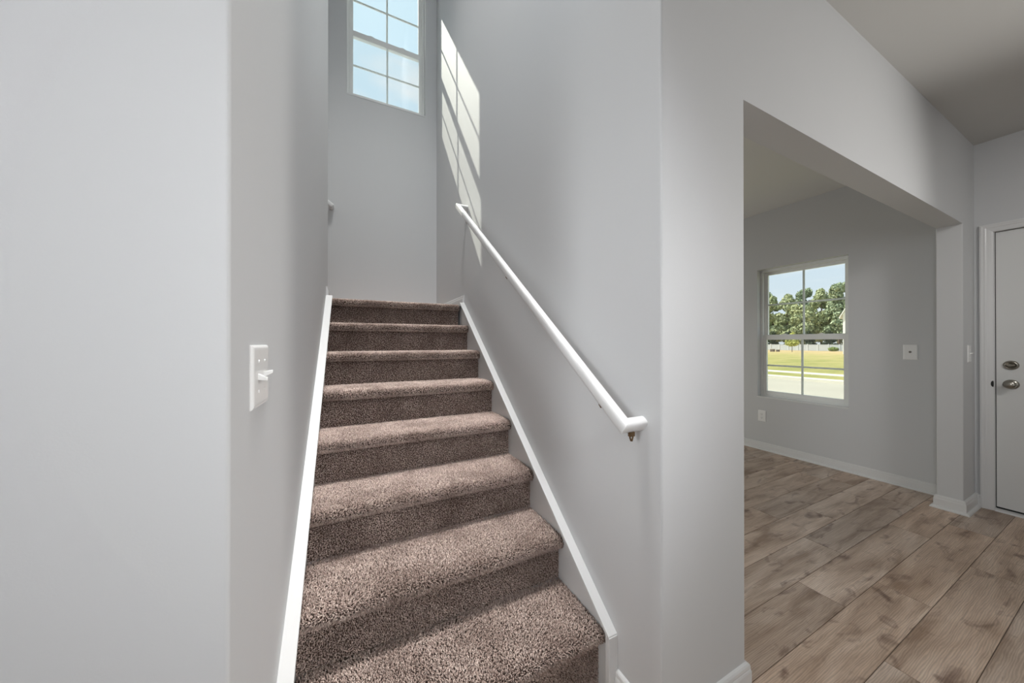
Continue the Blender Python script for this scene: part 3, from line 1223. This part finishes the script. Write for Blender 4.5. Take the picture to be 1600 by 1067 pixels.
# casing: stepped profile, mitred at the head
CY0, CY1 = -0.0247, DOOR_Y1 - 0.063
CZ = 2.0985
cas = [(0.0, 0.0), (0.0, 0.017), (0.008, 0.0185), (0.016, 0.0165), (0.024, 0.0165), (0.030, 0.0135), (0.040, 0.0125), (0.050, 0.0105), (0.058, 0.008), (0.058, 0.0)]
bm = B()
rings = []
for cy, cz, dy, dz in ((CY0, 0.0, -1, 0), (CY0, CZ, -1, -1), (CY1, CZ, 1, -1), (CY1, 0.0, 1, 0)):
    rings.append([bm.verts.new((XF - th, cy + dy * wi, cz + dz * wi)) for wi, th in cas])
for a, b_ in zip(rings, rings[1:]):
    for k in range(len(cas)):
        bm.faces.new([a[k], a[(k + 1) % len(cas)], b_[(k + 1) % len(cas)], b_[k]])
bm.faces.new(rings[0])
bm.faces.new(list(reversed(rings[-1])))
obj('casing', bm, M['trim'], dr)
bm = B()
prism(bm, [(XF - 0.016, 0.0), (XF - 0.012, 0.012), (XF + 0.02, 0.016), (XF + 0.15, 0.016), (XF + 0.15, -0.02), (XF - 0.016, -0.02)], 'y', DOOR_Y1 - 0.003, DOOR_Y0 + 0.003)
obj('threshold', bm, M['trim'], dr)
# knob and deadbolt
KY = -0.1487
bm = B()
lathe(bm, [(0.034, 0.0), (0.034, 0.003), (0.030, 0.008), (0.020, 0.011), (0.0125, 0.014), (0.0115, 0.026), (0.016, 0.032),
           (0.0255, 0.040), (0.0285, 0.048), (0.0275, 0.056), (0.021, 0.063), (0.011, 0.066), (0, 0.067)], (sx, KY, 0.928), (-1, 0, 0), 28)
kn = obj('door_knob', bm, M['nickel'], dr, smooth=True)
kn['label'] = 'round satin nickel door knob'
bm = B()
lathe(bm, [(0.033, 0.0), (0.033, 0.004), (0.031, 0.009), (0.026, 0.013), (0.0235, 0.0135), (0.0225, 0.011), (0.0, 0.0115)], (sx, KY, 1.066), (-1, 0, 0), 28)
db = obj('deadbolt', bm, M['nickel'], dr, smooth=True)
db['label'] = 'round satin nickel deadbolt above the knob'
bm = B()
pts = [(KY + 0.017 * math.cos(2 * math.pi * k / 20), 1.066 + 0.0058 * math.sin(2 * math.pi * k / 20)) for k in range(20)]
prism(bm, pts, 'x', sx - 0.026, sx - 0.008)
obj('thumb_turn', bm, M['nickel'], db, bevel=0.002)
bm = B()
tube(bm, [(XF - 0.002, DOOR_Y0 + 0.009, 0.895), (XF - 0.008, DOOR_Y0 + 0.0115, 0.912), (XF - 0.010, DOOR_Y0 + 0.012, 0.926), (XF - 0.008, DOOR_Y0 + 0.0115, 0.940), (XF - 0.002, DOOR_Y0 + 0.009, 0.957)], [0.003, 0.0055, 0.0065, 0.0055, 0.003], 10)
obj('strike_lip', bm, M['rubber'], dr, smooth=True)

# ------------------------------------------------------------------ outdoors, through the dining window
def gz(x):
    """ground height going away from the house."""
    if x < 22:
        return -0.45
    return -0.45 - (x - 22) * 0.87 / 103.0


def strip(name, x0, x1, m, y0=-20, y1=110, lift=0.0, n=1):
    bm = B()
    xs = [x0 + (x1 - x0) * k / n for k in range(n + 1)]
    top = [(x, gz(x) + lift) for x in xs]
    prism(bm, top + [(x1, gz(x1) - 0.4), (x0, gz(x0) - 0.4)], 'y', y0, y1)
    return struct(name, bm, m)


strip('front_yard', XF + 0.17, 8.0, M['lawn'])
strip('road', 8.0, 18.3, M['asphalt'], lift=-0.06)
strip('kerb', 18.3, 18.95, M['concrete'], lift=0.05)
strip('verge', 18.95, 21.1, M['lawn'], lift=0.02)
strip('sidewalk', 21.1, 22.2, M['concrete'], lift=0.05)
strip('lawn', 22.2, 260, M['lawn'], lift=0.0, y0=-60, y1=220, n=6)

FX = 125.0
fn = thing('vinyl_fence', 'long white vinyl privacy fence at the far edge of the lawn', 'fence', (FX, 50, gz(FX)))
for k in range(13):
    ya = 34 + k * 2.44
    bm = B()
    box(bm, FX, FX + 0.05, ya, ya + 2.44, gz(FX), gz(FX) + 1.85)
    box(bm, FX - 0.03, FX + 0.08, ya, ya + 2.44, gz(FX) + 1.78, gz(FX) + 1.9)
    box(bm, FX - 0.03, FX + 0.08, ya, ya + 2.44, gz(FX) + 0.05, gz(FX) + 0.18)
    obj('fence_panel', bm, M['fence'], fn)
for k in range(14):
    ya = 34 + k * 2.44
    bm = B()
    box(bm, FX - 0.08, FX + 0.12, ya - 0.1, ya + 0.1, gz(FX), gz(FX) + 1.98)
    prism(bm, [(ya - 0.12, gz(FX) + 1.98), (ya + 0.12, gz(FX) + 1.98), (ya, gz(FX) + 2.1)], 'x', FX - 0.1, FX + 0.14)
    obj('fence_post', bm, M['fence_post'], fn)


def crown_mesh(name, blobs, count, size, m, seed):
    """foliage: leaf sprays scattered through overlapping rounded masses."""
    r = np.random.default_rng(seed)
    V, F = [], []
    w = np.array([b[3] * b[4] for b in blobs])
    w = w / w.sum()
    pick = r.choice(len(blobs), count, p=w)
    bl = np.array(blobs)[pick]
    d = r.normal(size=(count, 3))
    d /= np.linalg.norm(d, axis=1)[:, None]
    rad = r.uniform(0.55, 1.0, count) ** 0.5
    P = bl[:, :3] + d * rad[:, None] * np.stack([bl[:, 3], bl[:, 3], bl[:, 4]], 1)
    a = r.normal(size=(count, 3)) * 0.6 + d
    a /= np.linalg.norm(a, axis=1)[:, None]
    t = np.cross(a, r.normal(size=(count, 3)))
    t /= np.linalg.norm(t, axis=1)[:, None]
    b = np.cross(a, t)
    s = size * r.uniform(0.6, 1.3, count)[:, None]
    q = [P + t * s, P + b * s * 0.7, P - t * s, P - b * s * 0.7 + a * s * 0.4]
    V = np.stack(q, 1).reshape(-1, 3)
    me = bpy.data.meshes.new(name)
    me.from_pydata(V.tolist(), [], (np.arange(count * 4).reshape(-1, 4)).tolist())
    me.materials.append(m)
    return me


def trunk_mesh(name, h, r0, branches=()):
    bm = B()
    tube(bm, [(0, 0, -0.3), (0.05, 0, h * 0.35), (-0.06, 0.05, h * 0.7), (0, 0, h)], [r0 * 1.2, r0, r0 * 0.7, r0 * 0.25], 8)
    for z0, dx, dy, dz in branches:
        tube(bm, [(0, 0, z0), (dx * 0.6, dy * 0.6, z0 + dz * 0.45), (dx, dy, z0 + dz)], [r0 * 0.4, r0 * 0.25, r0 * 0.1], 6)
    me = bpy.data.meshes.new(name)
    bm.to_mesh(me)
    bm.free()
    me.materials.append(M['bark'])
    return me


def blobset(seed, h, rw, low, n):
    r = random.Random(seed)
    out = []
    for _ in range(n):
        f = r.random()
        zz = low + (h - low) * f
        spread = rw * (1.0 - 0.75 * max(0, f - 0.35))
        a = r.random() * 6.283
        q = spread * r.random() ** 0.6 * 0.75
        s = rw * (0.34 + 0.2 * r.random()) * (1.1 - 0.45 * f)
        out.append((q * math.cos(a), q * math.sin(a), zz, s, s * 0.75))
    out.append((0, 0, h - rw * 0.3, rw * 0.35, rw * 0.4))
    return out


KINDS = [
    ('broadleaf_tree', crown_mesh('crown', blobset(1, 17, 4.6, 3.6, 26), 5200, 0.42, M['leaf'], 1), trunk_mesh('trunk', 14, 0.28, ((6, 2, 1, 3), (8, -2, 0.5, 3)))),
    ('pine_tree', crown_mesh('crown', blobset(2, 18.5, 4.0, 4.5, 26), 5200, 0.40, M['pine'], 2), trunk_mesh('trunk', 18.5, 0.26, ((10, 2, 0, 2), (12, -1.6, 1, 2), (14, 0.5, -2, 1.6)))),
    ('broadleaf_tree', crown_mesh('crown', blobset(3, 14, 4.8, 3.2, 26), 5200, 0.42, M['leaf'], 3), trunk_mesh('trunk', 11, 0.25, ((5, 2, 1, 2.5), (6, -2, -1, 2.5)))),
]
KINDS.append(('undergrowth_bush', crown_mesh('foliage', blobset(5, 6.3, 2.0, 0.6, 20), 3400, 0.24, M['under'], 5), trunk_mesh('stem', 3, 0.08)))  # bushes added to make the shaded band below the crowns
TL = ['rounded green broadleaf tree in the wood behind the white fence',
      'tall dark pine standing in the wood behind the white fence',
      'lower spreading green tree in the wood behind the white fence',
      'leafy bush added behind the white fence, leaves darkened as the shade under the trees']
tr_rnd = random.Random(3)
spots = []
for row, (xx, y0) in enumerate(((136.5, 35.0), (147.5, 43.6), (158, 42.7), (169, 40.5))):
    y = y0
    while y < 84 + row * 4:
        spots.append((xx + tr_rnd.uniform(-0.5, 0.5), y + tr_rnd.uniform(-0.5, 0.5), row))
        y += 10.2
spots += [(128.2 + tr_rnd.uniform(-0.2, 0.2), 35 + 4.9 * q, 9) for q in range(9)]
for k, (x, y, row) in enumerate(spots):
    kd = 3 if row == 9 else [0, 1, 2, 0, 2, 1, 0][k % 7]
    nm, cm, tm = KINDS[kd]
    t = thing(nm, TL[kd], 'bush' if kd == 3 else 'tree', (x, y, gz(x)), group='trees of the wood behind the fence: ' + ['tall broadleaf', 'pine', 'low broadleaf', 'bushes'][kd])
    sc = tr_rnd.uniform(0.92, 0.98)
    sz = sc * (1.15, 1.28, 1.36, 1.42)[row] if row < 9 else sc
    t.scale = (sc, sc, sz)
    t.rotation_euler = (0, 0, tr_rnd.uniform(0, 6.28))
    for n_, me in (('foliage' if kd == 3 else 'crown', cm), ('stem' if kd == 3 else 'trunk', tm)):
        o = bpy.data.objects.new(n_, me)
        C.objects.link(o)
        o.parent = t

# young street tree on the lawn
dx, dy = 1.2283 * 76, 0.5140 * 76
t = thing('young_tree', 'slender young tree with yellow-green leaves standing on the lawn before the fence', 'tree', (dx, dy, gz(dx)))
cm = crown_mesh('crown', [(0, 0, 2.6, 1.3, 1.0), (0.5, 0.4, 2.0, 1.2, 0.7), (-0.6, -0.5, 2.1, 1.1, 0.7), (0, 0, 3.6, 0.8, 0.8), (0.1, -0.1, 4.3, 0.4, 0.5)], 1100, 0.16, M['young'], 8)
tm = trunk_mesh('trunk', 3.3, 0.06, ((1.3, 0.5, 0.2, 0.7), (1.6, -0.5, -0.2, 0.8)))
for n_, me in (('crown', cm), ('trunk', tm)):
    o = bpy.data.objects.new(n_, me)
    C.objects.link(o)
    o.parent = t

dx, dy = 1.3425 * 95, 0.4584 * 95
dx = FX - 2.2
dy = dx * 0.4584 / 1.3425
t = thing('shrub', 'low round green shrub growing in front of the white fence', 'shrub', (dx, dy, gz(dx)))
cm = crown_mesh('foliage', [(0, 0, 0.55, 1.2, 0.6), (0.5, 0.3, 0.7, 0.8, 0.5), (-0.5, -0.5, 0.6, 0.8, 0.5)], 700, 0.16, M['shrub'], 9)
o = bpy.data.objects.new('foliage', cm)
C.objects.link(o)
o.parent = t

# two small utility boxes on the lawn
for (px_, w_, h_, lab) in ((1212, 0.72, 0.62, 'dark low utility box on the far lawn, the larger and left one of two'),
                           (1220.5, 0.55, 0.5, 'dark low utility box on the far lawn, the smaller and right one of two')):
    a = (px_ - 800) / 503.92
    c_, s_ = math.cos(0.45337), math.sin(0.45337)
    rx, ry = c_ * a + s_, -s_ * a + c_
    dd = 78
    X, Y = rx * dd, ry * dd
    t = thing('utility_box', lab, 'box', (X, Y, gz(X)), group='utility boxes on the lawn')
    bm = B()
    box(bm, X - w_ / 2, X + w_ / 2, Y - w_ / 2, Y + w_ / 2, gz(X), gz(X) + h_)
    obj('body', bm, M['utility'], t, bevel=0.03)
    bm = B()
    box(bm, X - w_ * 0.56, X + w_ * 0.56, Y - w_ * 0.56, Y + w_ * 0.56, gz(X) + h_, gz(X) + h_ + 0.06)
    obj('lid', bm, M['concrete'], t)

# neighbour's house, only its gable edge in sight
HX, HY = 82.0, 26.85
hz = gz(HX)
t = thing('house', 'white gabled house seen at the right edge of the dining window', 'house', (HX, HY - 2.5, hz))
bm = B()
prism(bm, [(HY - 0.40, hz), (HY - 0.40, 6.5), (HY - 2.6, 10.9), (HY - 4.8, 6.5), (HY - 4.8, hz)], 'x', HX, HX + 10)
obj('walls', bm, M['siding'], t)
bm = B()
for s in (1, -1):
    yc = HY - 2.6
    prism(bm, [(yc, 10.95), (yc + s * 2.65, 5.65), (yc + s * 2.65, 5.90), (yc, 11.2)], 'x', HX - 0.3, HX + 10.3)
obj('roof', bm, M['siding'], t)
bm = B()
box(bm, HX - 0.05, HX + 0.05, HY - 3.2, HY - 2.0, 3.4, 5.2)
obj('window', bm, M['slot'], t)

bpy.context.view_layer.update()
